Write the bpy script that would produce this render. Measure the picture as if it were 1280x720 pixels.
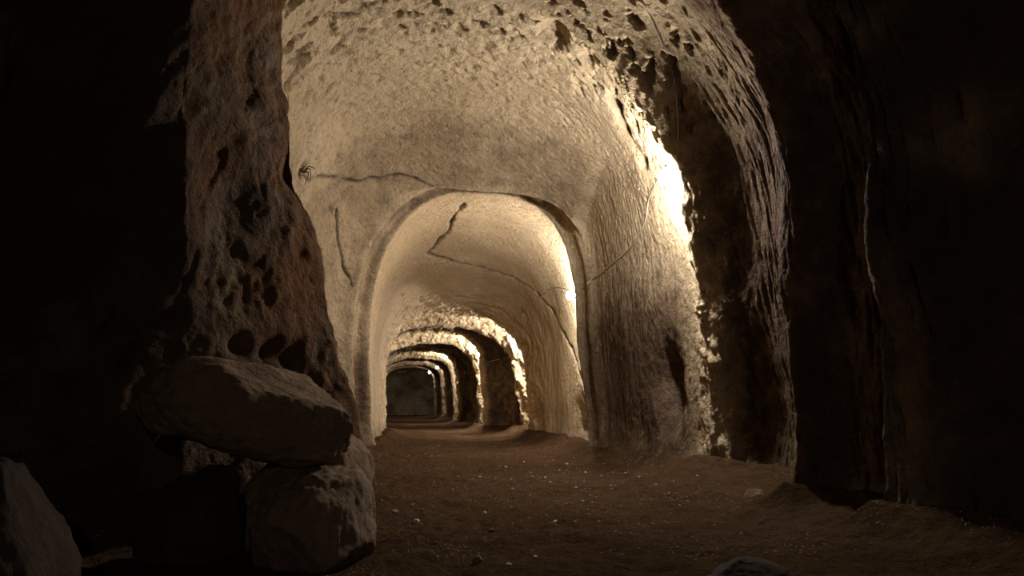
import bpy, bmesh, math
import numpy as np
from mathutils import Vector, Matrix

S = bpy.context.scene
C = S.collection
for o in list(bpy.data.objects):
    bpy.data.objects.remove(o)

# ------------------------------------------------------------------ camera, world, exposure
EYE = 0.65                                   # low eye height above the dirt floor (z = 0 at the camera)
FPX = 950.0
PITCH = math.atan(137 / FPX)
YAW = math.atan(120 / FPX * math.cos(PITCH))
cam_d = bpy.data.cameras.new('camera')
cam_d.sensor_width = 36.0
cam_d.lens = FPX / 1280 * 36.0
cam_d.clip_start = 0.05
cam_d.clip_end = 200
cam = bpy.data.objects.new('camera', cam_d)
C.objects.link(cam)
cam.location = (0, 0, EYE)
cam.rotation_euler = (math.pi / 2 + PITCH, 0, -YAW)
S.camera = cam

w = bpy.data.worlds.new('world')
S.world = w
w.use_nodes = True
w.node_tree.nodes['Background'].inputs[0].default_value = (0, 0, 0, 1)   # deep underground: no daylight
w.node_tree.nodes['Background'].inputs[1].default_value = 0.0
S.view_settings.view_transform = 'Standard'
S.view_settings.look = 'None'
S.view_settings.gamma = 1.0
S.view_settings.use_curve_mapping = False
S.view_settings.exposure = 0.0
LAMP = [  # emission of each bulb, near to far, then the added unseen fill lamp
    2100.0, 1700.0, 3600.0, 3200.0, 2000.0, 1300.0, 1000.0, 480.0]
LAMP_COL = (1.0, 0.975, 0.98)
BULB_R = 0.05

# ------------------------------------------------------------------ numpy helpers
rng = np.random.default_rng(7)
_perm = rng.permutation(256)
_perm = np.concatenate([_perm, _perm, _perm])
_g = rng.normal(size=(256, 3))
_g /= np.linalg.norm(_g, axis=1)[:, None]


def noise(p):
    """Gradient noise of (n,3) points, about -0.6..0.6."""
    i = np.floor(p).astype(np.int64)
    f = p - i
    t = f * f * f * (f * (f * 6 - 15) + 10)
    i &= 255
    out = 0
    for dx in (0, 1):
        wx = t[:, 0] if dx else 1 - t[:, 0]
        for dy in (0, 1):
            wy = t[:, 1] if dy else 1 - t[:, 1]
            for dz in (0, 1):
                wz = t[:, 2] if dz else 1 - t[:, 2]
                h = _perm[_perm[_perm[(i[:, 0] + dx) & 255] + ((i[:, 1] + dy) & 255)] + ((i[:, 2] + dz) & 255)]
                g = _g[h]
                out = out + wx * wy * wz * (g[:, 0] * (f[:, 0] - dx) + g[:, 1] * (f[:, 1] - dy) + g[:, 2] * (f[:, 2] - dz))
    return out


def fbm(p, octs=4, gain=0.5, lac=2.1):
    s, a = 0, 1.0
    for k in range(octs):
        s = s + a * noise(p + 17.3 * k)
        p = p * lac
        a *= gain
    return s


def sstep(a, b, x):
    t = np.clip((x - a) / (b - a), 0, 1)
    return t * t * (3 - 2 * t)


def band(x, a, b, s):
    return sstep(a - s, a + s, x) * (1 - sstep(b - s, b + s, x))


_c, _s = math.cos, math.sin
CF = np.array([_c(PITCH) * _s(YAW), _c(PITCH) * _c(YAW), _s(PITCH)])
CR = np.array([_c(YAW), -_s(YAW), 0.0])
CU = np.cross(CR, CF)


def survey(px, py, Y):
    """World point at distance Y down the tunnel that was sighted at (px, py) from the survey station."""
    d = CR * (px - 640) + CU * (360 - py) + CF * FPX
    p = d * Y / d[1]
    return np.array([p[0], p[1], p[2] + EYE])


def sight(p):
    q = p - np.array([0, 0, EYE])
    d = q @ CF
    d = np.where(np.abs(d) < 1e-6, 1e-6, d)
    return 640 + FPX * (q @ CR) / d, 360 - FPX * (q @ CU) / d, d


# ------------------------------------------------------------------ materials
def new_mat(name):
    m = bpy.data.materials.new(name)
    m.use_nodes = True
    nt = m.node_tree
    b = nt.nodes['Principled BSDF']
    return m, nt, b


def nd(nt, kind, **kw):
    n = nt.nodes.new(kind)
    for k, v in kw.items():
        if k.startswith('i_'):
            n.inputs[k[2:].replace('_', ' ')].default_value = v
        else:
            setattr(n, k, v)
    return n


def mix(nt, fac, a, b, blend='MIX'):
    n = nt.nodes.new('ShaderNodeMix')
    n.data_type = 'RGBA'
    n.blend_type = blend
    for sock, v in ((n.inputs[0], fac), (n.inputs[6], a), (n.inputs[7], b)):
        if isinstance(v, (int, float)):
            sock.default_value = v
        elif isinstance(v, tuple):
            sock.default_value = (*v, 1)
        else:
            nt.links.new(v, sock)
    return n.outputs[2]


def ramp(nt, src, lo, hi, a=0.0, b=1.0):
    n = nt.nodes.new('ShaderNodeMapRange')
    n.inputs[1].default_value = lo
    n.inputs[2].default_value = hi
    n.inputs[3].default_value = a
    n.inputs[4].default_value = b
    nt.links.new(src, n.inputs[0])
    return n.outputs[0]


def tex_noise(nt, coord, scale, detail=4, rough=0.6):
    n = nt.nodes.new('ShaderNodeTexNoise')
    n.inputs['Scale'].default_value = scale
    n.inputs['Detail'].default_value = detail
    n.inputs['Roughness'].default_value = rough
    nt.links.new(coord, n.inputs['Vector'])
    return n.outputs[0]


def bump(nt, b, h, dist, strength=1.0, prev=None):
    n = nt.nodes.new('ShaderNodeBump')
    n.inputs['Strength'].default_value = strength
    n.inputs['Distance'].default_value = dist
    nt.links.new(h, n.inputs['Height'])
    if prev is not None:
        nt.links.new(prev, n.inputs['Normal'])
    nt.links.new(n.outputs[0], b.inputs['Normal'])
    return n.outputs[0]


BEIGE = (0.45, 0.330, 0.188)
PALE = (0.54, 0.41, 0.245)
BROWN = (0.095, 0.060, 0.037)
RUST = (0.13, 0.060, 0.025)
GRIME_SHADE = (0.035, 0.026, 0.02)  # dark tone for painted-in shade and for dirt in the cracks


def tuff_material():
    m, nt, b = new_mat('carved tuff')
    tc = nd(nt, 'ShaderNodeTexCoord')
    co = tc.outputs['Object']
    at = nd(nt, 'ShaderNodeAttribute', attribute_name='dirt')
    sep = nd(nt, 'ShaderNodeSeparateColor')
    nt.links.new(at.outputs['Color'], sep.inputs[0])
    dirt, rust, grime_shade = sep.outputs[0], sep.outputs[1], sep.outputs[2]
    big = tex_noise(nt, co, 1.1, 5)
    mid = tex_noise(nt, co, 7.0, 6, 0.7)
    fine = tex_noise(nt, co, 60.0, 4, 0.7)
    c = mix(nt, ramp(nt, big, 0.35, 0.65), BEIGE, PALE)
    c = mix(nt, ramp(nt, mid, 0.52, 0.72, 0.0, 0.5), c, (0.31, 0.22, 0.13))
    c = mix(nt, ramp(nt, fine, 0.58, 0.75, 0.0, 0.55), c, (0.22, 0.15, 0.09))
    fleck = tex_noise(nt, co, 26.0, 3, 0.6)
    c = mix(nt, ramp(nt, fleck, 0.60, 0.70, 0.0, 0.75), c, (0.17, 0.105, 0.06))
    # dirt and painted-in shade, broken up by noise
    add = nd(nt, 'ShaderNodeMath', operation='ADD')
    nt.links.new(dirt, add.inputs[0])
    nt.links.new(ramp(nt, mid, 0.3, 0.7, -0.22, 0.22), add.inputs[1])
    gate = nd(nt, 'ShaderNodeMath', operation='MULTIPLY', use_clamp=True)
    nt.links.new(add.outputs[0], gate.inputs[0])
    nt.links.new(ramp(nt, dirt, 0.0, 0.25), gate.inputs[1])
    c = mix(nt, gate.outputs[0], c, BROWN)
    rs = nd(nt, 'ShaderNodeMath', operation='MULTIPLY', use_clamp=True)
    nt.links.new(rust, rs.inputs[0])
    nt.links.new(ramp(nt, big, 0.38, 0.6), rs.inputs[1])
    c = mix(nt, rs.outputs[0], c, RUST)
    c = mix(nt, grime_shade, c, GRIME_SHADE)
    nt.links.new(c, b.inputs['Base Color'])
    b.inputs['Roughness'].default_value = 0.95
    b.inputs['Specular IOR Level'].default_value = 0.03
    n1 = bump(nt, b, fine, 0.010, 1.0)
    bump(nt, b, tex_noise(nt, co, 22.0, 5, 0.65), 0.035, 1.0, n1)
    return m


def soil_material():
    m, nt, b = new_mat('brown cave soil')
    tc = nd(nt, 'ShaderNodeTexCoord')
    co = tc.outputs['Object']
    big = tex_noise(nt, co, 0.9, 6, 0.65)
    mid = tex_noise(nt, co, 9.0, 6, 0.75)
    fine = tex_noise(nt, co, 90.0, 3, 0.7)
    c = mix(nt, ramp(nt, big, 0.35, 0.65), (0.060, 0.033, 0.016), (0.095, 0.056, 0.028))
    c = mix(nt, ramp(nt, mid, 0.45, 0.7, 0, 0.7), c, (0.036, 0.019, 0.010))
    v = nd(nt, 'ShaderNodeTexVoronoi')
    v.inputs['Scale'].default_value = 38.0
    nt.links.new(co, v.inputs['Vector'])
    sp = nd(nt, 'ShaderNodeMath', operation='MULTIPLY')
    nt.links.new(ramp(nt, v.outputs['Distance'], 0.24, 0.16), sp.inputs[0])
    nt.links.new(ramp(nt, tex_noise(nt, co, 2.3, 3), 0.52, 0.62), sp.inputs[1])
    c = mix(nt, sp.outputs[0], c, (0.34, 0.26, 0.18))
    nt.links.new(c, b.inputs['Base Color'])
    b.inputs['Roughness'].default_value = 0.95
    b.inputs['Specular IOR Level'].default_value = 0.0
    n1 = bump(nt, b, fine, 0.006, 0.8)
    n2 = bump(nt, b, sp.outputs[0], 0.008, 0.6, n1)
    bump(nt, b, mid, 0.07, 1.0, n2)
    return m


def stone_material(name, c0, c1, c2):
    m, nt, b = new_mat(name)
    tc = nd(nt, 'ShaderNodeTexCoord')
    co = tc.outputs['Object']
    big = tex_noise(nt, co, 4.0, 5, 0.65)
    fine = tex_noise(nt, co, 40.0, 5, 0.75)
    c = mix(nt, ramp(nt, big, 0.35, 0.65), c0, c1)
    c = mix(nt, ramp(nt, fine, 0.5, 0.7, 0, 0.7), c, c2)
    nt.links.new(c, b.inputs['Base Color'])
    b.inputs['Roughness'].default_value = 0.9
    b.inputs['Specular IOR Level'].default_value = 0.05
    n1 = bump(nt, b, fine, 0.01, 0.9)
    bump(nt, b, big, 0.05, 0.6, n1)
    return m


def plain_material(name, col, rough=0.6):
    m, nt, b = new_mat(name)
    tc = nd(nt, 'ShaderNodeTexCoord')
    f = tex_noise(nt, tc.outputs['Object'], 30.0, 3)
    c = mix(nt, ramp(nt, f, 0.4, 0.7, 0, 0.5), col, tuple(x * 0.6 for x in col))
    nt.links.new(c, b.inputs['Base Color'])
    b.inputs['Roughness'].default_value = rough
    return m


def glow_material(name, strength):
    m = bpy.data.materials.new(name)
    m.use_nodes = True
    nt = m.node_tree
    nt.nodes.clear()
    e = nd(nt, 'ShaderNodeEmission')
    e.inputs[0].default_value = (*LAMP_COL, 1)
    e.inputs[1].default_value = strength
    out = nd(nt, 'ShaderNodeOutputMaterial')
    nt.links.new(e.outputs[0], out.inputs[0])
    return m


M_TUFF = tuff_material()
M_SOIL = soil_material()
M_BOULDER = stone_material('brown boulder stone', (0.19, 0.122, 0.068), (0.25, 0.165, 0.095), (0.09, 0.056, 0.03))
M_CHIP = stone_material('pale limestone chip', (0.62, 0.53, 0.40), (0.75, 0.68, 0.55), (0.45, 0.34, 0.22))
M_CLOD = stone_material('dark earth clod', (0.12, 0.07, 0.04), (0.17, 0.10, 0.06), (0.06, 0.035, 0.02))
M_DARK = stone_material('shade-darkened stone', (0.050, 0.033, 0.022), (0.075, 0.050, 0.032), (0.025, 0.017, 0.012))  # boulder stone with its shade darkened into the colour
M_GRIT = stone_material('dusty grit', (0.30, 0.22, 0.15), (0.42, 0.34, 0.25), (0.16, 0.10, 0.06))
M_BLACK = plain_material('black plastic', (0.03, 0.03, 0.03), 0.5)
M_CABLE = plain_material('grey cable sheath', (0.42, 0.33, 0.25), 0.6)
M_ROOT = plain_material('dry dark root', (0.09, 0.055, 0.035), 0.9)

# ------------------------------------------------------------------ scene-tree helpers


def tag(o, label=None, cat=None, group=None, kind=None):
    for k, v in (('label', label), ('category', cat), ('group', group), ('kind', kind)):
        if v:
            o[k] = v
    return o


def link_mesh(name, me, mat, parent=None):
    o = bpy.data.objects.new(name, me)
    C.objects.link(o)
    if mat is not None and not me.materials:
        me.materials.append(mat)
    if parent is not None:
        o.parent = parent
    return o


def empty(name, loc):
    o = bpy.data.objects.new(name, None)
    o.empty_display_size = 0.1
    o.location = loc
    C.objects.link(o)
    return o


def grid_mesh(name, verts, quads, normals=None, colors=None):
    me = bpy.data.meshes.new(name)
    used = np.unique(quads)
    remap = np.full(len(verts), -1, dtype=np.int64)
    remap[used] = np.arange(len(used))
    v = verts[used]
    q = remap[quads]
    me.vertices.add(len(v))
    me.vertices.foreach_set('co', v.astype(np.float32).ravel())
    me.loops.add(q.size)
    me.loops.foreach_set('vertex_index', q.astype(np.int32).ravel())
    me.polygons.add(len(q))
    me.polygons.foreach_set('loop_start', np.arange(0, q.size, 4, dtype=np.int32))
    me.polygons.foreach_set('loop_total', np.full(len(q), 4, dtype=np.int32))
    me.polygons.foreach_set('use_smooth', np.ones(len(q), dtype=bool))
    me.update(calc_edges=True)
    if colors is not None:
        a = me.color_attributes.new('dirt', 'FLOAT_COLOR', 'POINT')
        c = np.concatenate([colors[used], np.ones((len(used), 1))], axis=1)
        a.data.foreach_set('color', c.astype(np.float32).ravel())
    if normals is not None:
        me.normals_split_custom_set_from_vertices(normals[used].astype(np.float32))
    return me


# ------------------------------------------------------------------ tunnel: cross-sections by distance Y
# Y, left base x, left spring x, left spring z, left roundness, right base x, right spring x, right spring z, right roundness, crown x, crown z
# heights are above the eye
K = [
    (-5.0, -1.60, -1.60, 0.60, 2.2, 1.80, 1.80, 0.60, 2.2, 0.10, 1.80),
    (0.0, -1.90, -1.90, 0.80, 2.2, 2.75, 2.80, 0.80, 2.2, 0.10, 3.00),
    (2.5, -2.00, -2.00, 0.90, 2.2, 2.50, 2.55, 0.90, 2.2, 0.10, 3.25),
    (3.0, -2.10, -2.00, 1.00, 2.2, 2.42, 2.48, 0.95, 2.3, 0.15, 3.35),
    (3.45, -1.85, -1.75, 1.10, 2.3, 2.19, 2.23, 0.95, 2.6, 0.15, 3.35),
    (3.55, -1.40, -1.40, 1.30, 2.5, 2.32, 2.36, 0.95, 2.6, 0.20, 3.30),
    (3.65, -1.00, -1.12, 1.60, 2.6, 2.42, 2.46, 0.95, 2.5, 0.25, 3.25),
    (3.95, -0.70, -1.02, 1.80, 2.8, 2.30, 2.34, 1.00, 2.4, 0.30, 3.10),
    (4.10, -0.58, -0.98, 1.85, 2.9, 2.09, 2.13, 1.00, 2.4, 0.30, 3.02),
    (4.30, -0.38, -0.92, 1.90, 3.0, 2.26, 2.20, 1.00, 2.4, 0.30, 3.10),
    (4.50, -0.20, -0.85, 1.90, 3.0, 2.38, 2.30, 0.95, 2.3, 0.30, 3.22),
    (4.68, -0.75, -1.15, 1.40, 2.6, 2.42, 2.34, 0.90, 2.2, 0.25, 3.28),
    (5.10, -0.85, -1.20, 1.30, 2.5, 2.40, 2.32, 0.80, 2.1, 0.20, 3.28),
    (5.45, -0.90, -1.20, 1.25, 2.5, 2.12, 2.10, 0.70, 2.0, 0.20, 3.13),
    (5.65, -0.92, -1.20, 1.20, 2.5, 2.18, 2.19, 0.75, 2.1, 0.20, 3.06),
    (6.00, -0.95, -1.22, 1.10, 2.5, 2.17, 2.15, 0.85, 2.3, 0.25, 2.95),
    (6.60, -0.95, -1.20, 1.00, 2.5, 2.12, 2.07, 0.90, 2.6, 0.35, 2.83),
    (7.20, -0.88, -1.12, 0.90, 2.5, 2.07, 1.99, 0.95, 2.9, 0.45, 2.63),
    (7.60, -0.75, -0.95, 0.80, 2.5, 2.03, 1.94, 1.00, 3.0, 0.50, 2.42),
    (7.82, -0.64, -0.80, 0.75, 2.5, 2.00, 1.89, 0.95, 3.1, 0.55, 2.31),
    (7.94, -0.56, -0.62, 0.65, 2.4, 1.95, 1.80, 0.70, 3.0, 0.60, 2.29),
    (8.00, -0.60, -0.65, 0.62, 2.3, 1.96, 1.83, 0.62, 3.0, 0.60, 2.29),
    (8.10, -0.58, -0.61, 0.60, 2.3, 1.94, 1.79, 0.60, 3.0, 0.60, 2.27),
    (8.14, -0.43, -0.49, 0.60, 2.3, 1.90, 1.72, 0.60, 3.0, 0.60, 2.25),
    (8.28, -0.45, -0.51, 0.60, 2.3, 1.94, 1.76, 0.60, 3.0, 0.60, 2.27),
    (8.46, -0.60, -0.66, 0.60, 2.4, 2.05, 1.96, 0.60, 2.8, 0.60, 2.38),
    (8.90, -0.60, -0.66, 0.60, 2.4, 2.06, 2.01, 0.60, 2.6, 0.60, 2.40),
    (10.0, -0.55, -0.59, 0.55, 2.4, 2.06, 2.02, 0.55, 2.5, 0.60, 2.31),
    (11.3, -0.55, -0.58, 0.50, 2.4, 2.06, 2.02, 0.45, 2.4, 0.60, 2.16),
    (12.4, -0.57, -0.60, 0.40, 2.4, 2.06, 2.00, 0.35, 2.4, 0.60, 1.96),
    (13.1, -0.56, -0.58, 0.30, 2.5, 2.08, 2.00, 0.25, 2.5, 0.60, 1.72),
    (13.6, -0.55, -0.56, 0.25, 2.6, 2.10, 2.00, 0.20, 2.6, 0.60, 1.58),
    (14.0, -0.55, -0.56, 0.20, 2.6, 2.12, 2.00, 0.15, 2.6, 0.60, 1.54),
    (14.20, -0.58, -0.60, 0.20, 2.6, 2.18, 2.08, 0.20, 2.6, 0.60, 1.58),
    (14.50, -0.90, -0.90, 0.30, 2.6, 2.38, 2.30, 0.30, 2.5, 0.60, 1.76),
    (15.00, -0.95, -0.95, 0.30, 2.6, 2.38, 2.24, 0.30, 2.4, 0.60, 1.66),
    (15.50, -0.95, -0.95, 0.30, 2.6, 2.16, 2.02, 0.10, 2.3, 0.60, 1.46),
    (15.70, -0.95, -0.95, 0.30, 2.6, 2.16, 2.02, 0.10, 2.3, 0.60, 1.44),
    (16.00, -1.00, -1.00, 0.30, 2.6, 2.45, 2.40, 0.30, 2.5, 0.55, 1.72),
    (17.00, -0.95, -0.95, 0.30, 2.6, 2.35, 2.25, 0.40, 2.6, 0.50, 1.72),
    (17.85, -0.90, -0.90, 0.40, 2.8, 1.90, 1.72, 0.50, 2.9, 0.45, 1.60),
    (18.0, -0.85, -0.85, 0.50, 3.0, 1.62, 1.50, 0.45, 3.0, 0.40, 1.50),
    (18.25, -0.88, -0.88, 0.50, 3.0, 1.66, 1.54, 0.45, 3.0, 0.40, 1.52),
    (18.6, -1.05, -1.05, 0.50, 2.6, 1.85, 1.76, 0.40, 2.6, 0.40, 1.66),
    (19.2, -1.05, -1.05, 0.40, 2.6, 1.70, 1.60, 0.30, 2.3, 0.40, 1.48),
    (19.5, -1.05, -1.05, 0.30, 2.6, 1.64, 1.53, 0.25, 2.3, 0.50, 1.36),
    (19.7, -1.05, -1.05, 0.30, 2.6, 1.64, 1.53, 0.25, 2.3, 0.50, 1.36),
    (20.2, -1.15, -1.15, 0.50, 2.6, 2.05, 2.00, 0.50, 2.6, 0.40, 1.75),
    (24.5, -1.15, -1.15, 0.50, 2.6, 1.95, 1.90, 0.50, 2.7, 0.35, 1.72),
    (25.8, -1.12, -1.12, 0.50, 3.0, 1.72, 1.62, 0.50, 3.0, 0.30, 1.62),
    (26.0, -1.10, -1.10, 0.50, 3.0, 1.40, 1.30, 0.50, 3.0, 0.25, 1.53),
    (26.4, -1.12, -1.12, 0.50, 3.0, 1.44, 1.34, 0.50, 3.0, 0.25, 1.55),
    (26.8, -1.30, -1.30, 0.50, 2.8, 1.62, 1.54, 0.50, 2.8, 0.20, 1.68),
    (27.6, -1.30, -1.30, 0.50, 2.8, 1.50, 1.40, 0.50, 2.6, 0.20, 1.52),
    (28.1, -1.30, -1.30, 0.50, 2.8, 1.40, 1.30, 0.50, 2.6, 0.20, 1.42),
    (28.4, -1.30, -1.30, 0.50, 2.8, 1.40, 1.30, 0.50, 2.6, 0.20, 1.42),
    (29.0, -1.45, -1.45, 0.50, 2.8, 1.80, 1.75, 0.50, 2.8, 0.10, 1.80),
    (33.7, -1.45, -1.45, 0.50, 2.8, 1.60, 1.52, 0.50, 3.0, 0.00, 1.70),
    (34.0, -1.45, -1.45, 0.50, 3.0, 1.28, 1.20, 0.50, 3.0, 0.00, 1.57),
    (34.6, -1.45, -1.45, 0.50, 3.0, 1.30, 1.23, 0.50, 3.0, 0.00, 1.60),
    (35.2, -1.60, -1.60, 0.50, 2.8, 1.42, 1.36, 0.50, 2.8, -0.10, 1.72),
    (36.4, -1.60, -1.60, 0.50, 2.8, 1.26, 1.18, 0.50, 2.8, -0.10, 1.52),
    (36.8, -1.60, -1.60, 0.50, 2.8, 1.26, 1.18, 0.50, 2.8, -0.10, 1.52),
    (37.5, -1.75, -1.75, 0.50, 2.8, 1.50, 1.45, 0.50, 2.8, -0.15, 1.85),
    (41.6, -1.75, -1.75, 0.50, 3.0, 1.30, 1.22, 0.50, 3.0, -0.20, 1.76),
    (42.0, -1.75, -1.75, 0.50, 3.0, 1.08, 0.99, 0.50, 3.0, -0.25, 1.66),
    (42.8, -1.75, -1.75, 0.50, 3.0, 1.08, 1.00, 0.50, 3.0, -0.25, 1.68),
    (44.0, -1.95, -1.95, 0.50, 2.8, 1.22, 1.16, 0.50, 2.8, -0.30, 1.84),
    (51.0, -2.10, -2.10, 0.50, 2.8, 1.28, 1.22, 0.50, 2.8, -0.30, 1.80),
]
K = np.array(K)
NL, NA = 150, 150                    # points on each wall and on each half of the vault
NU = 2 * NL + 2 * NA + 1


def floor_base(Y):
    return np.interp(Y, [-5, 8, 14, 18, 26, 51], [0, 0, -0.07, -0.15, -0.27, -0.50])


def arc_points(x1, z1, xc, zc, n, cnt):
    t = np.linspace(0, math.pi / 2, 400)
    x = xc + (x1 - xc) * np.cos(t) ** (2 / n)
    z = z1 + (zc - z1) * np.sin(t) ** (2 / n)
    s = np.concatenate([[0], np.cumsum(np.hypot(np.diff(x), np.diff(z)))])
    q = np.linspace(0, s[-1], cnt + 1)
    return np.interp(q, s, x), np.interp(q, s, z)


def section(k):
    Y, xl0, xl1, zsl, nl, xr0, xr1, zsr, nr, xc, zc = k
    zf = float(floor_base(Y)) - EYE
    out = []
    for x0, x1, zs, n, side in ((xl0, xl1, zsl, nl, -1), (xr0, xr1, zsr, nr, 1)):
        zb = zf - 0.30
        t = np.linspace(0, 1, NL + 1) ** 1.15
        z = zb + (zs - zb) * t
        x = x0 + (x1 - x0) * np.clip((z - zf) / (zs - zf), -0.3, 1)
        x = x - side * 0.13 * np.exp(-np.clip(z - zf, -0.1, 9) / 0.13)   # foot flares into the floor
        ax, az = arc_points(x1, zs, xc, zc, n, NA)
        out.append((np.concatenate([x[:-1], ax]), np.concatenate([z[:-1], az])))
    lx, lz = out[0]
    rx, rz = out[1]
    return np.concatenate([lx, rx[::-1][1:]]), np.concatenate([lz, rz[::-1][1:]])


KX, KZ = zip(*(section(k) for k in K))
KX, KZ, KY = np.array(KX), np.array(KZ) + EYE, K[:, 0]

# stations: step follows the distance, finer where the section changes fast
fy = np.linspace(KY[0], KY[-1], 24000)
jump = np.interp(fy, 0.5 * (KY[1:] + KY[:-1]), np.abs(np.diff(KX[:, ::20], axis=0)).max(1) / np.diff(KY))
step = np.interp(fy, [-5, 0, 2.8, 3.2, 4.0, 8.5, 14, 26, 51], [0.10, 0.08, 0.04, 0.018, 0.012, 0.014, 0.028, 0.06, 0.12])
dens = np.sqrt(1 + 0.6 * jump ** 2) / step
cum = np.concatenate([[0], np.cumsum(0.5 * (dens[1:] + dens[:-1]) * np.diff(fy))])
NV = int(cum[-1]) + 1
sy = np.interp(np.linspace(0, cum[-1], NV), cum, fy)
GX = np.empty((NV, NU))
GZ = np.empty((NV, NU))
for j in range(NU):
    GX[:, j] = np.interp(sy, KY, KX[:, j])
    GZ[:, j] = np.interp(sy, KY, KZ[:, j])
for _ in range(10):
    for A in (GX, GZ):
        A[1:-1] = 0.25 * A[:-2] + 0.5 * A[1:-1] + 0.25 * A[2:]
GY = np.repeat(sy[:, None], NU, 1)
U = np.repeat(np.linspace(0, 1, NU)[None], NV, 0).ravel()
P0 = np.stack([GX, GY, GZ], -1)
arc = np.concatenate([np.zeros((NV, 1)), np.cumsum(np.hypot(np.diff(GX, axis=1), np.diff(GZ, axis=1)), 1)], 1).ravel()


def grid_normals(P):
    du = np.gradient(P, axis=1)
    dv = np.gradient(P, axis=0)
    n = np.cross(du, dv)
    return n / (np.linalg.norm(n, axis=-1, keepdims=True) + 1e-12)


N0 = grid_normals(P0)
if N0[NV // 2, NU // 2, 2] > 0:
    N0 = -N0                                   # point into the tunnel
P = P0.reshape(-1, 3)
N = N0.reshape(-1, 3)
X, Y, Z = P.T
right = sstep(0.60, 0.70, U)
left = 1 - sstep(0.30, 0.40, U)
top = 1 - right - left

# large irregularity, small near the camera-side of the smooth bays, strong in the raw rock up front
raw = 1 - sstep(4.45, 4.75, Y)                 # raw rock nearer than the first bay
rawL, rawR = raw * left, raw * right
far = sstep(13.2, 14.2, Y)
D = np.zeros(len(P))
D += 0.035 * fbm(P * 0.9, 2) * (1 - 0.3 * far)
D += (0.015 + raw * (0.10 - 0.07 * right - 0.045 * left) + 0.03 * far) * fbm(P * np.array([1.7, 1.7, 1.3]), 4, 0.5)
# left outcrop: slanting ledges and cavities
q = P @ np.array([[0.9, 0.1, 0.45], [0.1, 1, 0.0], [-0.5, 0, 0.9]])
D += rawL * (0.07 * fbm(q * np.array([3.0, 2.4, 0.7]), 4, 0.5) - 0.02 * sstep(0.12, 0.4, fbm(q * np.array([6.0, 5.0, 0.9]) + 9, 3)))
D += raw * 0.012 * fbm(P * 11, 3, 0.6)
# chisel strokes on the right wall between the two near ridges, running down the wall with a slant
chz = right * band(Y, 2.2, 5.62, 0.12)
cs = np.stack([arc * 2.6, (Y + 0.10 * arc) * 29.0 + 1.5 * noise(P * 1.4), X * 2.0], 1)
stroke = fbm(cs, 3, 0.55)
D += chz * (0.032 * (-np.abs(stroke)) + 0.028 * stroke)
D += chz * 0.05 * fbm(np.stack([arc * 1.1, Y * 3.5, X], 1), 3)
# pitted band over the first ridge
pit = top + right * (1 - sstep(0.62, 0.69, U))
pit = pit * band(Y, 4.75, 5.95, 0.22)
pn = fbm(np.stack([arc * 5.0, (Y - 0.2 * arc) * 9, Z * 2.0], 1), 3, 0.55)
D -= pit * 0.11 * sstep(0.10, 0.42, pn)
D += pit * 0.03 * pn
# pick marks on the smooth vaults: short slanting dimples
smooth = sstep(5.3, 5.9, Y)
pk = noise(np.stack([(arc + 0.5 * Y) * 11, (Y - 0.5 * arc) * 15, Z * 2.5], 1))
pk2 = noise(np.stack([(arc + 0.4 * Y) * 19, (Y - 0.6 * arc) * 34, Z * 2], 1) + 31)
D -= smooth * (1 - 0.5 * far) * ((0.030 * sstep(0.0, 0.42, pk) + 0.020 * noise(np.stack([arc * 6.0, Y * 8.0, Z], 1) + 70)) * (0.12 + 0.88 * top * (1 - sstep(1.2, 1.7, X))) * (0.25 + 0.75 * (1 - sstep(6.2, 7.3, Y))) + 0.010 * pk2)
# vertical tooth marks on bay walls
vt = fbm(np.stack([arc * 2.2, Y * 20, X * 2], 1) + 7, 2, 0.5)
D += smooth * (left + right) * (0.008 + 0.022 * right * band(Y, 10.8, 14.5, 0.6)) * vt
# slab left hanging over the first arch
D += (top + right) * 0.14 * sstep(6.5, 7.80, Y) * (1 - sstep(7.84, 7.90, Y)) * (1 - sstep(1.70, 1.78, X)) * sstep(-0.6, 0.7, X)
# wrinkled lip in front of the second arch and rough right wall beyond
lip = band(Y, 12.9, 14.2, 0.25)
D += lip * 0.045 * fbm(np.stack([arc * 3.0, Y * 7, Z * 5], 1), 3, 0.6)
rr = right * band(Y, 12.2, 27, 0.9)
D += rr * 0.19 * (-np.abs(fbm(P * np.array([2.5, 1.6, 1.4]), 4, 0.55)) + 0.12)
D += far * 0.05 * fbm(P * np.array([5, 3.0, 4.0]), 4, 0.6)
# the first ridge swells towards the vault
D += 0.05 * (right + 0.5 * top * sstep(0.55, 0.62, U)) * np.exp(-((Y - 5.42) / 0.16) ** 2) * sstep(1.3, 1.9, Z)
# jagged spalled edge of the first ridge
rj = right * band(Y, 5.0, 5.7, 0.15) * (1 - sstep(1.9, 2.5, Z))
D += rj * 0.055 * fbm(P * np.array([7, 9, 5.0]), 4, 0.6)
# fade at the ends where caps close the tunnel
D *= sstep(-5.0, -4.6, Y) * (1 - sstep(50.4, 51.0, Y))

# hollows: sighted position, distance range, half-size along the wall / down the tunnel, depth
pxA, pyA, dpA = sight(P)


def surface_hit(px, py, y0, y1, tol=5.0):
    m = np.where((Y > y0) & (Y < y1))[0]
    d2 = (pxA[m] - px) ** 2 + (pyA[m] - py) ** 2
    close = m[d2 < tol * tol]
    if len(close) == 0:
        return m[np.argmin(d2)]
    dd = dpA[close]
    front = close[dd < dd.min() + 0.4]
    return front[np.argmin((pxA[front] - px) ** 2 + (pyA[front] - py) ** 2)]


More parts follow.
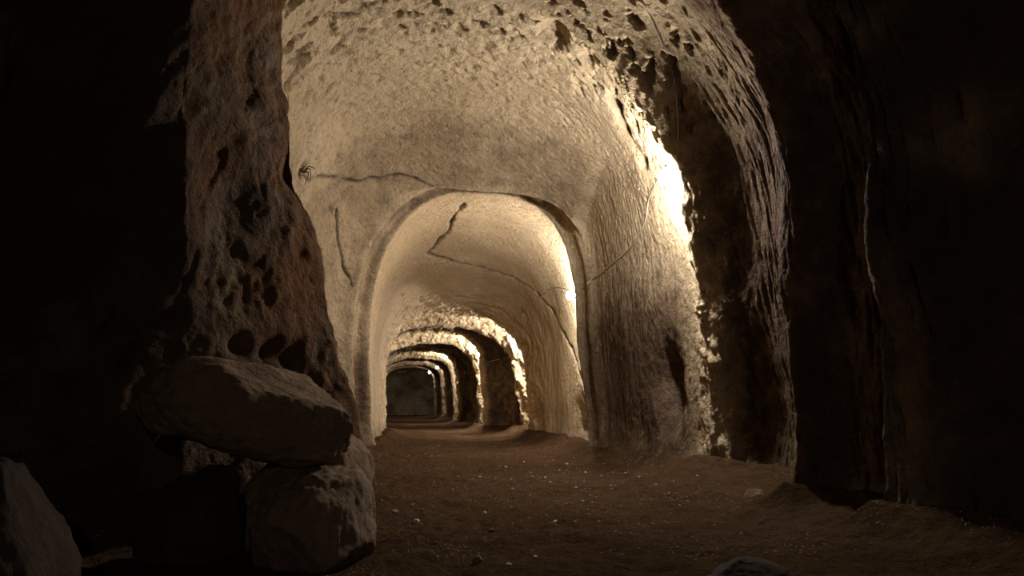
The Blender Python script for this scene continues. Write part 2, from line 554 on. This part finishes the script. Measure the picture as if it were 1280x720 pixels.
HOLLOWS = [
    (692, 42, 5.0, 6.2, (0.20, 0.13, 0.07), 0.16), (735, 72, 5.0, 6.2, (0.09, 0.09, 0.06), 0.09),
    (835, 490, 5.6, 7.2, (0.20, 0.22, 0.34), 0.22), (378, 214, 6.0, 7.8, (0.05, 0.06, 0.06), 0.10),
    (735, 535, 8.4, 10.5, (0.20, 0.45, 0.30), 0.30), (415, 262, 6.5, 8.0, (0.03, 0.05, 0.05), 0.03),
    (655, 392, 12, 14, (0.06, 0.10, 0.14), 0.08), (675, 530, 12, 16, (0.2, 0.35, 0.3), 0.22),
    (612, 400, 12, 14, (0.10, 0.06, 0.05), 0.05), (505, 370, 11, 13, (0.03, 0.04, 0.03), 0.03),
    (920, 520, 4.3, 5.2, (0.3, 0.35, 0.5), 0.14), (305, 430, 3.6, 4.4, (0.07, 0.08, 0.07), 0.09),
    (342, 445, 3.6, 4.4, (0.09, 0.10, 0.10), 0.12), (372, 450, 3.8, 4.4, (0.07, 0.08, 0.08), 0.10),
    (330, 160, 4.0, 4.5, (0.12, 0.2, 0.06), 0.10), (295, 250, 3.7, 4.3, (0.2, 0.2, 0.35), 0.10),
]
grime_shade = np.zeros(len(P))
for px, py, y0, y1, sz, dep in HOLLOWS:
    c = P[surface_hit(px, py, y0, y1)]
    r2 = (((P - c) / np.array(sz)) ** 2).sum(1) * (1 + 0.5 * noise(P * 6))
    D -= dep * np.exp(-np.clip(r2, 0, 30) ** 1.3)

# cracks: sighted polylines, carved as grooves
CRACKS = [
    ([(376, 215), (384, 224), (402, 221), (430, 223), (446, 228), (470, 222), (500, 215), (528, 223), (556, 232), (585, 239)], 5.6, 8.05, 0.013, 0.035),
    ([(422, 262), (423, 300), (429, 332), (441, 356)], 6.0, 8.05, 0.012, 0.03),
    ([(579, 258), (566, 272), (562, 288), (548, 303), (535, 318), (560, 324), (600, 335), (640, 347), (668, 362), (688, 385), (703, 410), (716, 442), (727, 478), (735, 505)], 8.5, 13.9, 0.016, 0.05),
    ([(762, 118), (776, 150), (790, 178), (803, 205)], 5.8, 7.6, 0.045, 0.11),
    ([(735, 60), (760, 100), (775, 132)], 5.4, 7.0, 0.018, 0.04),
]
for line, y0, y1, wd, dep in CRACKS:
    dense = []
    for (a, b), (c, d) in zip(line[:-1], line[1:]):
        nseg = max(2, int(math.hypot(c - a, d - b) / 8))
        for t in np.arange(nseg) / nseg:
            dense.append((a + (c - a) * t, b + (d - b) * t))
    dense.append(line[-1])
    pts = np.array([P[surface_hit(x, y, y0, y1)] for x, y in dense])
    m = np.where((Y > pts[:, 1].min() - 0.3) & (Y < pts[:, 1].max() + 0.3))[0]
    ysc = np.array([1.0, 0.30 if y0 > 8 else 0.8, 1.0])
    Q = P[m] + 0.03 * np.stack([noise(P[m] * 9), noise(P[m] * 9 + 50), noise(P[m] * 9 + 90)], 1)
    Q, pts = Q * ysc, pts * ysc
    best = np.full(len(m), 9.0)
    for a, b in zip(pts[:-1], pts[1:]):
        ab = b - a
        t = np.clip(((Q - a) @ ab) / (ab @ ab + 1e-9), 0, 1)
        best = np.minimum(best, np.linalg.norm(Q - a - t[:, None] * ab, axis=1))
    wv = wd * (1 + 1.2 * noise(P[m] * 5))
    g = np.exp(-(best / np.maximum(wv, 0.004)) ** 2)
    D[m] -= dep * g
    grime_shade[m] = np.maximum(grime_shade[m], 0.9 * g)

P1 = P + N * D[:, None]
G1 = P1.reshape(NV, NU, 3)
N1 = grid_normals(G1)
if N1[NV // 2, NU // 2, 2] > 0:
    N1 = -N1
N1 = N1.reshape(-1, 3)
pxA, pyA, dpA = sight(P1)

# dirt, rust and painted-in shade amounts mixed into the rock colour
n_b = fbm(P1 * 1.3 + 11, 3)
hgt = Z - floor_base(Y)
dirt = np.zeros(len(P))
dirt = np.maximum(dirt, 0.95 * raw * (1 - 0.25 * right))
dirt = np.maximum(dirt, 1.0 * right * band(Y, 3.8, 5.30, 0.15))  # shadow of the first ridge painted into the chiselled recess
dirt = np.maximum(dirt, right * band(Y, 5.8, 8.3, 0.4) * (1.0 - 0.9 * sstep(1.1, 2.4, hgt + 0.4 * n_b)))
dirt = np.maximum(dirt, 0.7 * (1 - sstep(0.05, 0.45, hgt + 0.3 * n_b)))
for ya, yb in ((15.75, 17.93), (19.8, 25.93), (28.5, 33.93), (36.9, 41.9)):  # shade behind the far ribs painted into the rock colour
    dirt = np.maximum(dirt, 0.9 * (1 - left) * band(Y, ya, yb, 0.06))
    grime_shade = np.maximum(grime_shade, 0.45 * (1 - left) * band(Y, ya, yb, 0.06) * sstep(-0.3, 0.3, n_b))
rim = band(Y, 7.95, 8.13, 0.02)
dirt = np.maximum(dirt, rim * (0.62 + 0.5 * n_b))
dirt = np.maximum(dirt, 0.25 * far)
dirt = np.maximum(dirt, 0.38 * left * band(Y, 4.7, 7.95, 0.05))
dirt = np.maximum(dirt, 0.30 * top * band(Y, 7.0, 7.95, 0.3))  # vault colour gets browner towards the lip
dirt = np.clip(dirt + 0.25 * n_b * (dirt > 0.1), 0, 1)
rust = np.clip(rawL * band(Y, 3.5, 4.5, 0.2) * (0.6 + 0.9 * sstep(1.0, 2.2, Z)) + 0.3 * raw, 0, 1)
grime_shade = np.maximum(grime_shade, 0.75 * (1 - sstep(3.45, 3.9, Y)) * sstep(-0.5, 0.1, n_b + 0.1))  # darkness of the unlit near passage painted into the rock colour
colors = np.stack([dirt, rust, np.clip(grime_shade, 0, 1)], 1)

idx = np.arange(NV * NU).reshape(NV, NU)
quads = np.stack([idx[:-1, :-1], idx[:-1, 1:], idx[1:, 1:], idx[1:, :-1]], -1).reshape(-1, 4)
q_u = np.tile(np.arange(NU - 1), NV - 1)
q_y = np.repeat(0.5 * (sy[1:] + sy[:-1]), NU - 1)
mid_l, mid_r = int(NL + 0.40 * NA), int(NU - 1 - NL - 0.40 * NA)
ARCHES = [(5.05, 5.62), (7.90, 8.38), (13.75, 14.4), (15.3, 15.85), (17.85, 18.45), (19.35, 19.9), (25.8, 26.7), (27.9, 28.7), (33.7, 34.9), (36.2, 37.1), (41.7, 43.0)]
in_arch = np.zeros(len(quads), dtype=int)
for i, (a, b) in enumerate(ARCHES):
    in_arch[(q_y > a) & (q_y < b)] = i + 1
for name, sel in (
    ('wall_left', (q_u < mid_l) & (in_arch == 0)),
    ('ceiling', (q_u >= mid_l) & (q_u < mid_r) & (in_arch == 0)),
    ('wall_right', (q_u >= mid_r) & (in_arch == 0)),
):
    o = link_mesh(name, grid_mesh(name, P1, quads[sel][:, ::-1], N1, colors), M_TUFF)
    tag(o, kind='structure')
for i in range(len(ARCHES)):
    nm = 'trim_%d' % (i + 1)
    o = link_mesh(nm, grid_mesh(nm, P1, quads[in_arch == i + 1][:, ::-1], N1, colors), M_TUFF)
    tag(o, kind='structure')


# end walls: rock faces closing the tunnel
def cap(name, Yc, xa, xb, za, zb, sgn):
    n = 90
    gx, gz = np.meshgrid(np.linspace(xa, xb, n), np.linspace(za, zb, n))
    p = np.stack([gx.ravel(), np.full(n * n, Yc), gz.ravel()], 1)
    p[:, 1] += sgn * (0.22 * fbm(p * 0.9 + 3, 4) + 0.05 * fbm(p * 4, 3))
    i = np.arange(n * n).reshape(n, n)
    qd = np.stack([i[:-1, :-1], i[:-1, 1:], i[1:, 1:], i[1:, :-1]], -1).reshape(-1, 4)
    if sgn > 0:
        qd = qd[:, ::-1]
    col = np.stack([np.clip(0.55 + 0.7 * fbm(p * 1.1, 3), 0, 1), np.zeros(n * n), np.zeros(n * n)], 1)
    o = link_mesh(name, grid_mesh(name, p, qd, None, col), M_TUFF)
    tag(o, kind='structure')


cap('wall_end', 50.6, -2.7, 2.1, -0.8, 2.8, -1)
cap('wall_back', -4.75, -2.4, 2.6, -0.4, 2.9, 1)


# ------------------------------------------------------------------ floor
def edge_x(Yq, side):
    xs = KX[:, NL // 4] if side < 0 else KX[:, NU - 1 - NL // 4]
    return np.interp(Yq, KY, xs)


def floor_z(x, y):
    """Height of the dirt floor: trodden, mounded towards the walls, with humps and scuffs."""
    x, y = np.atleast_1d(np.asarray(x, float)), np.atleast_1d(np.asarray(y, float))
    z0 = floor_base(y)
    p = np.stack([x, y, np.zeros_like(x)], 1)
    z = z0 + 0.045 * fbm(p * 0.8 + 5, 3) + 0.022 * fbm(p * 3.2, 4, 0.6)
    z += 0.016 * fbm(p * np.array([9, 6, 1.0]), 3, 0.6)
    dl = np.clip(x - edge_x(y, -1), 0, None)
    dr = np.clip(edge_x(y, 1) - x, 0, None)
    z += 0.16 * np.exp(-dl / 0.16) + 0.16 * np.exp(-dr / 0.18)
    z += 0.10 * np.exp(-(((x - 1.9) / 0.5) ** 2 + ((y - 5.0) / 0.9) ** 2))
    return z


ny, nx = 900, 260
fyv = np.interp(np.linspace(0, 1, ny), [0, 0.06, 0.45, 0.72, 1.0], [-4.9, 1.8, 6.5, 14.0, 50.9])
fx = np.linspace(0, 1, nx)
XL, XR = edge_x(fyv, -1) - 0.35, edge_x(fyv, 1) + 0.35
FX = XL[:, None] + (XR - XL)[:, None] * fx[None]
FY = np.repeat(fyv[:, None], nx, 1)
FZ = floor_z(FX.ravel(), FY.ravel())
FP = np.stack([FX.ravel(), FY.ravel(), FZ], 1)
i = np.arange(ny * nx).reshape(ny, nx)
fq = np.stack([i[:-1, :-1], i[:-1, 1:], i[1:, 1:], i[1:, :-1]], -1).reshape(-1, 4)
o = link_mesh('floor', grid_mesh('floor', FP, fq), M_SOIL)
tag(o, kind='structure')


# ------------------------------------------------------------------ rocks
def rock_mesh(name, size, seed, sub=5, rough=0.12, cuts=9, power=0.8):
    """A boulder: a ball planed by a few random cuts, then roughened. size = half extents."""
    bm = bmesh.new()
    bmesh.ops.create_icosphere(bm, subdivisions=sub, radius=1.0)
    v = np.array([x.co[:] for x in bm.verts])
    r = np.random.default_rng(seed)
    for _ in range(cuts):
        d = r.normal(size=3)
        d /= np.linalg.norm(d)
        lim = r.uniform(0.62, 0.86)
        over = np.clip(v @ d - lim, 0, None)
        v -= over[:, None] * d * 0.92
    off = r.uniform(0, 50, 3)
    rad = 1 + rough * fbm(v * 1.6 + off, 5, 0.55)
    if sub >= 4:
        rad += rough * 0.35 * (-np.abs(fbm(v * 4.0 + off, 3, 0.6)))
    v = v * rad[:, None]
    v *= np.array(size)
    for a, c in zip(bm.verts, v):
        a.co = c
    for f in bm.faces:
        f.smooth = True
    me = bpy.data.meshes.new(name)
    bm.to_mesh(me)
    bm.free()
    return me


def rock(name, loc, size, rot, seed, mat, label, cat, group=None, **kw):
    o = link_mesh(name, rock_mesh(name, size, seed, **kw), mat)
    o.location = loc
    o.rotation_euler = rot
    return tag(o, label, cat, group)


rock('boulder', (-0.70, 3.40, 0.590), (0.46, 0.32, 0.245), (0.10, 0.15, 0.05), 3, M_BOULDER,
     'long brown boulder slab lying tilted on top of the rock mass by the left wall', 'boulder', sub=6)
rock('boulder', (-0.44, 3.36, 0.07), (0.28, 0.36, 0.41), (0.0, 0.08, 0.1), 8, M_BOULDER,
     'bulky dark brown rock mass on the floor underneath the long slab', 'boulder', sub=6, cuts=14)
rock('boulder', (-0.88, 3.40, 0.06), (0.26, 0.18, 0.34), (0.0, 0.0, 0.1), 41, M_DARK,  # added rock that keeps the gap below the slab dark
     'added dark rock filling the shaded gap under the left end of the long slab', 'boulder', sub=5)
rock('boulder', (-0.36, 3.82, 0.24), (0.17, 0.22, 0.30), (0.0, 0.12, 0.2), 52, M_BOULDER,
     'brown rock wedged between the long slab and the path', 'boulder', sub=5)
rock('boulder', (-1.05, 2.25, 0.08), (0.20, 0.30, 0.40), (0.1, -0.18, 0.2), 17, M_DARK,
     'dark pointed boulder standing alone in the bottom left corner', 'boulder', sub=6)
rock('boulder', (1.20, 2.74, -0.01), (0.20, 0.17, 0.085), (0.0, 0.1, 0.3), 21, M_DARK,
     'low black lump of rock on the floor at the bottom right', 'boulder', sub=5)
rock('boulder', (1.96, 4.32, 0.04), (0.07, 0.08, 0.09), (0.1, 0.3, 0.8), 33, M_BOULDER,
     'small pointed brown rock at the foot of the right wall beside the dark recess', 'boulder', sub=5)

# ------------------------------------------------------------------ lamps and cables


def tube_mesh(name, pts, r, sides=8):
    pts = [Vector(p) for p in pts]
    bm = bmesh.new()
    rings = []
    for k, p in enumerate(pts):
        t = (pts[min(k + 1, len(pts) - 1)] - pts[max(k - 1, 0)]).normalized()
        a = t.cross(Vector((0.31, 0.22, 0.92)))
        if a.length < 1e-3:
            a = t.cross(Vector((1, 0, 0)))
        a.normalize()
        b = t.cross(a)
        rr = float(r[k]) if hasattr(r, '__len__') else float(r)
        rings.append([bm.verts.new(p + rr * (a * math.cos(u) + b * math.sin(u))) for u in [2 * math.pi * s / sides for s in range(sides)]])
    for A, B in zip(rings[:-1], rings[1:]):
        for s in range(sides):
            bm.faces.new((A[s], A[(s + 1) % sides], B[(s + 1) % sides], B[s]))
    bm.faces.new(rings[0][::-1])
    bm.faces.new(rings[-1])
    for f in bm.faces:
        f.smooth = True
    bmesh.ops.recalc_face_normals(bm, faces=bm.faces)
    me = bpy.data.meshes.new(name)
    bm.to_mesh(me)
    bm.free()
    return me


def lathe_mesh(name, prof, sides=28):
    """prof: list of (radius, along) about the local Z axis."""
    bm = bmesh.new()
    rings = []
    for r, z in prof:
        rings.append([bm.verts.new((max(r, 1e-4) * math.cos(a), max(r, 1e-4) * math.sin(a), z)) for a in [2 * math.pi * s / sides for s in range(sides)]])
    for A, B in zip(rings[:-1], rings[1:]):
        for s in range(sides):
            bm.faces.new((A[s], A[(s + 1) % sides], B[(s + 1) % sides], B[s]))
    bm.faces.new(rings[0][::-1])
    bm.faces.new(rings[-1])
    for f in bm.faces:
        f.smooth = True
    bmesh.ops.recalc_face_normals(bm, faces=bm.faces)
    me = bpy.data.meshes.new(name)
    bm.to_mesh(me)
    bm.free()
    return me


bulb_prof = [(0.016, 0.0)] + [(BULB_R * math.sin(a), 0.062 - BULB_R * math.cos(a)) for a in np.linspace(0.35, math.pi - 0.001, 18)]
socket_prof = [(0.026, -0.075), (0.027, -0.06), (0.023, -0.055), (0.023, -0.015), (0.026, -0.01), (0.026, 0.008), (0.017, 0.010)]
plate_prof = [(0.050, -0.092), (0.050, -0.082), (0.042, -0.076), (0.026, -0.075)]

LAMPS = [  # sighted pixel, distance range to search for a spot just off the wall, label
    (832, 220, 5.50, 5.495, 'bright bare bulb highest on the right wall, beside the chiselled ridge'),
    (713, 369, 9.9, 8.45, 'bare bulb glowing just inside the first arch, at its right jamb'),
    (664, 425, 15.1, 14.55, 'bare bulb hidden behind the right jamb of the second arch'),
    (606, 442, 19.1, 18.5, 'bare bulb hidden behind the right jamb of the third arch'),
    (557, 447, 27.8, 26.7, 'small glowing bulb in the far tunnel, first of the three distant lights'),
    (547, 459, 36.2, 34.8, 'tiny glowing bulb in the far tunnel, the middle one of three distant lights'),
    (538, 462, 46.0, 43.0, 'tiny glowing bulb nearest the end wall, last of the three distant lights'),
]


def wall_side(pt):
    """Nearest point of the finished right wall to pt, with its inward normal."""
    m = np.where((np.abs(Y - pt[1]) < 0.5) & (U > 0.55))[0]
    k = m[np.argmin(((P1[m] - pt) ** 2).sum(1))]
    return P1[k], N1[k], k


lamp_pos = []
for n_l, (lpx, lpy, ya, yb, lab) in enumerate(LAMPS):
    for yy in np.linspace(ya, yb, 40):         # walk back along the sight line until the bulb clears the wall
        pt = survey(lpx, lpy, yy)
        wp, wn, k = wall_side(pt)
        if (pt - wp) @ wn > (0.10, 0.125, 0.08, 0.08, 0.11, 0.105, 0.105)[n_l]:
            break
    dirn = pt - wp
    if n_l == 0:                               # this one hangs from the vault edge, bulb down
        dirn = np.array([-0.25, -0.1, -1.0])
    elif np.linalg.norm(dirn) < 0.05 or dirn @ wn < 0:
        dirn = wn
    dirn = dirn / np.linalg.norm(dirn)
    if n_l and (pt - wp) @ wn < 0.07:
        pt = wp + 0.085 * dirn
    lamp_pos.append((pt, dirn))
    root = empty('wall_lamp', pt - dirn * 0.062)
    root.rotation_euler = Vector(dirn).to_track_quat('Z', 'Y').to_euler()
    tag(root, lab, 'lamp', 'bulbs along the right wall')
    link_mesh('bulb', lathe_mesh('bulb', bulb_prof), glow_material('glowing bulb %d' % n_l, LAMP[n_l]), root)
    link_mesh('socket', lathe_mesh('socket', socket_prof), M_BLACK, root)
    link_mesh('wall_plate', lathe_mesh('wall_plate', plate_prof), M_BLACK, root)


root = empty('wall_lamp', (0.4, -3.2, 2.10))  # unseen lamp added for dim fill on the boulder fronts
root.rotation_euler = (math.pi, 0, 0)
tag(root, 'added unseen fill lamp hanging in the dark passage behind', 'lamp')
link_mesh('bulb', lathe_mesh('bulb', bulb_prof), glow_material('unseen fill bulb', LAMP[7]), root)
link_mesh('socket', lathe_mesh('socket', socket_prof), M_BLACK, root)
link_mesh('hanging_wire', tube_mesh('hanging_wire', [(0, 0, -0.07), (0, 0, -0.2), (0, 0, -0.6)], 0.005), M_CABLE, root)


def catmull(pts, per=10):
    pts = [np.array(p) for p in pts]
    out = []
    for k in range(len(pts) - 1):
        p0, p1, p2, p3 = pts[max(k - 1, 0)], pts[k], pts[k + 1], pts[min(k + 2, len(pts) - 1)]
        for t in np.arange(per) / per:
            out.append(0.5 * (2 * p1 + (p2 - p0) * t + (2 * p0 - 5 * p1 + 4 * p2 - p3) * t * t + (3 * p1 - p0 - 3 * p2 + p3) * t ** 3))
    out.append(pts[-1])
    return out


def on_wall(px, py, y0, y1, off=0.012):
    k = surface_hit(px, py, y0, y1)
    return P1[k] + off * N1[k]


def cable(pts, r, label):
    o = link_mesh('cable', tube_mesh('cable', catmull(pts), r), M_CABLE)
    return tag(o, label, 'cable', 'lamp cables on the right wall')


def back(i):
    p, d = lamp_pos[i]
    return p - d * 0.125


cable([on_wall(*a, 4.9, 5.8) for a in ((803, 2), (816, 24), (827, 50), (837, 90), (844, 130), (847, 172))] + [back(0) + np.array([0, -0.05, 0.05]), back(0)],
      0.006, 'grey cable coming down the ridge to the highest bulb')
cable([back(0)] + [on_wall(*a, 5.75, 8.0) for a in ((814, 246), (808, 276), (790, 308), (766, 330), (742, 348), (728, 358))] + [back(1)],
      0.006, 'grey cable sagging along the right wall from the highest bulb to the first arch')
cable([back(1)] + [on_wall(*a, 9.2, 14.0) for a in ((697, 360), (678, 370), (662, 382), (652, 391), (643, 402))] + [back(2)],
      0.007, 'thin cable crossing the lip above the second arch')
cable([back(2)] + [P1[np.where((np.abs(Y - yy) < 0.05) & (U > 0.70))[0][0]] + np.array([-0.02, 0, 0]) for yy in (16.2, 17.2, 18.2)] + [back(3)],
      0.007, 'thin cable running from the second arch to the third arch')

# dry roots hanging in the crack beside the left outcrop
root = empty('dry_root', on_wall(378, 214, 5.6, 7.8))
base = np.array(root.location)
for (dx, dz, bx, bz) in ((0.02, -0.13, 0.05, -0.02), (0.07, -0.10, 0.06, 0.02), (-0.02, -0.08, -0.03, 0.02), (0.10, 0.02, 0.05, 0.04)):
    pts = catmull([(0, 0, 0), (bx, -0.04, bz), (dx, -0.05, dz)], 5)  # local
    link_mesh('root_strand', tube_mesh('root_strand', pts, list(np.linspace(0.007, 0.0025, len(pts))), 6), M_ROOT, root)
tag(root, 'small tuft of dry dark roots in the crack at the left of the vault', 'roots')

# ------------------------------------------------------------------ stones on the floor
def floor_at(px, py):
    d = CR * (px - 640) + CU * (360 - py) + CF * FPX
    t = np.linspace(1.5, 40, 8000) / d[1]
    p = d[None] * t[:, None]
    h = p[:, 2] + EYE - floor_z(p[:, 0], p[:, 1])
    k = np.argmax(h < 0)
    return p[k, 0], p[k, 1]


def put_stone(name, px, py, size_px, seed, mat, label, group, flat=0.6, mesh=None, cat='stone'):
    x, y = floor_at(px, py)
    r = 0.5 * size_px * y / FPX
    if mesh is None:
        mesh = rock_mesh(name, (r, r * 0.8, r * flat), seed, sub=3, rough=0.25, cuts=10)
        sc = 1.0
    else:
        sc = r
    o = link_mesh(name, mesh, mat)
    if sc != 1.0:
        o.scale = (sc, sc, sc)
    o.location = (x, y, float(floor_z(x, y)[0]) + r * flat * 0.45)
    o.rotation_euler = (0, 0, seed * 1.7)
    return tag(o, label, cat, group)


SPECIAL = [
    (520, 654, 10, M_CHIP, 0.8, 'upright pale stone chip with a dark hollow beneath it, left of the path'),
    (494, 641, 9, M_CHIP, 0.5, 'pale flat chip lying next to the foot of the rock mass'),
    (597, 703, 15, M_BOULDER, 0.7, 'largest brown stone on the floor at the bottom centre'),
    (636, 707, 8, M_CHIP, 0.6, 'whitish chip just beside the largest brown stone'),
    (669, 697, 7, M_CHIP, 0.6, 'whitish chip on bare soil to the right of the largest brown stone'),
    (606, 642, 6, M_CHIP, 0.7, 'round white pebble alone in the middle of the floor'),
    (694, 654, 8, M_CHIP, 0.6, 'brightest pale chip of the loose cluster in mid floor'),
    (614, 665, 8, M_CLOD, 0.7, 'dark earth clod behind the largest brown stone'),
    (544, 680, 8, M_CLOD, 0.6, 'dark earth clod below the upright pale chip'),
    (948, 619, 6, M_CHIP, 0.7, 'single whitish pebble beside the pointed rock at the right wall'),
]
for n_s, (px, py, sp, mt, fl, lab) in enumerate(SPECIAL):
    put_stone('stone', px, py, sp, 100 + n_s, mt, lab, 'loose stones on the dirt floor', fl)

protos = [rock_mesh('pebble', (1, 0.8, 0.6), 200 + k, sub=2, rough=0.3, cuts=10) for k in range(6)]
r2 = np.random.default_rng(5)
chip_px = [(762, 607), (765, 612), (800, 624), (812, 624), (776, 632), (843, 600), (870, 597), (862, 626), (850, 633), (845, 655),
           (880, 652), (893, 657), (847, 675), (870, 679), (868, 689), (905, 645), (599, 596), (640, 600), (640, 611), (565, 611),
           (680, 598), (686, 604), (720, 610), (738, 618), (664, 620), (638, 636), (641, 655), (662, 648), (684, 646), (719, 653),
           (749, 651), (728, 627), (742, 630), (504, 675), (523, 682), (546, 696), (515, 632), (460, 637), (700, 588), (590, 600),
           (632, 584), (655, 578), (710, 580), (730, 590), (752, 596), (783, 590), (800, 598), (820, 606), (836, 615), (832, 620)]
for px, py in chip_px:
    k = int(r2.integers(6))
    if py < 592 and px < 700 or px < 640 and py < 602:
        lab, grp = 'small pale chip on the trodden floor just before the first arch', 'chips before the first arch'
    elif px > 830 and py < 640:
        lab, grp = 'small pale chip strewn at the foot of the jagged right ridge', 'chips at the foot of the right ridge'
    elif px > 830:
        lab, grp = 'small pale chip on dark soil near the black lump at bottom right', 'chips near the black lump'
    elif px > 675 and py < 640:
        lab, grp = 'small pale chip on the brightest patch of brown floor, right of the middle', 'chips on the bright floor patch'
    elif px > 600:
        lab, grp = 'small pale chip of the loose cluster in the middle of the floor', 'chips in the middle of the floor'
    else:
        lab, grp = 'small pale chip on dark soil beside the rock mass', 'chips beside the rock mass'
    put_stone('pebble', px + r2.uniform(-2, 2), py + r2.uniform(-2, 2), r2.uniform(3.2, 5.2), int(r2.integers(1000)), M_CHIP,
              lab, grp, 0.6, protos[k], 'pebble')

# gravel: tiny grit, one mass
bm = bmesh.new()
n_done = 0
while n_done < 800:
    if r2.uniform() < 0.6:
        y = r2.uniform(3.0, 7.5)
        x = r2.normal(1.2, 0.5)
    else:
        y = r2.uniform(2.4, 13)
        x = r2.uniform(-0.3, 1.9)
    if y < 4.4 and x < 0.0 or y < 3.1 and x > 1.1:
        continue
    if not (edge_x(y, -1) + 0.15 < x < edge_x(y, 1) - 0.1):
        continue
    s = abs(r2.normal(0.0, 0.0030)) + 0.0018
    z = float(floor_z(x, y)[0])
    ret = bmesh.ops.create_icosphere(bm, subdivisions=1, radius=1.0)
    rot = r2.uniform(0, 6.28)
    sc = s * r2.uniform(0.6, 1.3, 3)
    for vtx in ret['verts']:
        c = vtx.co
        a, b2 = c.x * sc[0], c.y * sc[1]
        vtx.co = (x + a * math.cos(rot) - b2 * math.sin(rot), y + a * math.sin(rot) + b2 * math.cos(rot), z + c.z * sc[2] * 0.7 + s * 0.3)
    n_done += 1
me = bpy.data.meshes.new('gravel')
bm.to_mesh(me)
bm.free()
o = link_mesh('gravel', me, M_GRIT)
tag(o, 'fine pale grit strewn over the brown dirt floor', 'gravel', kind='stuff')
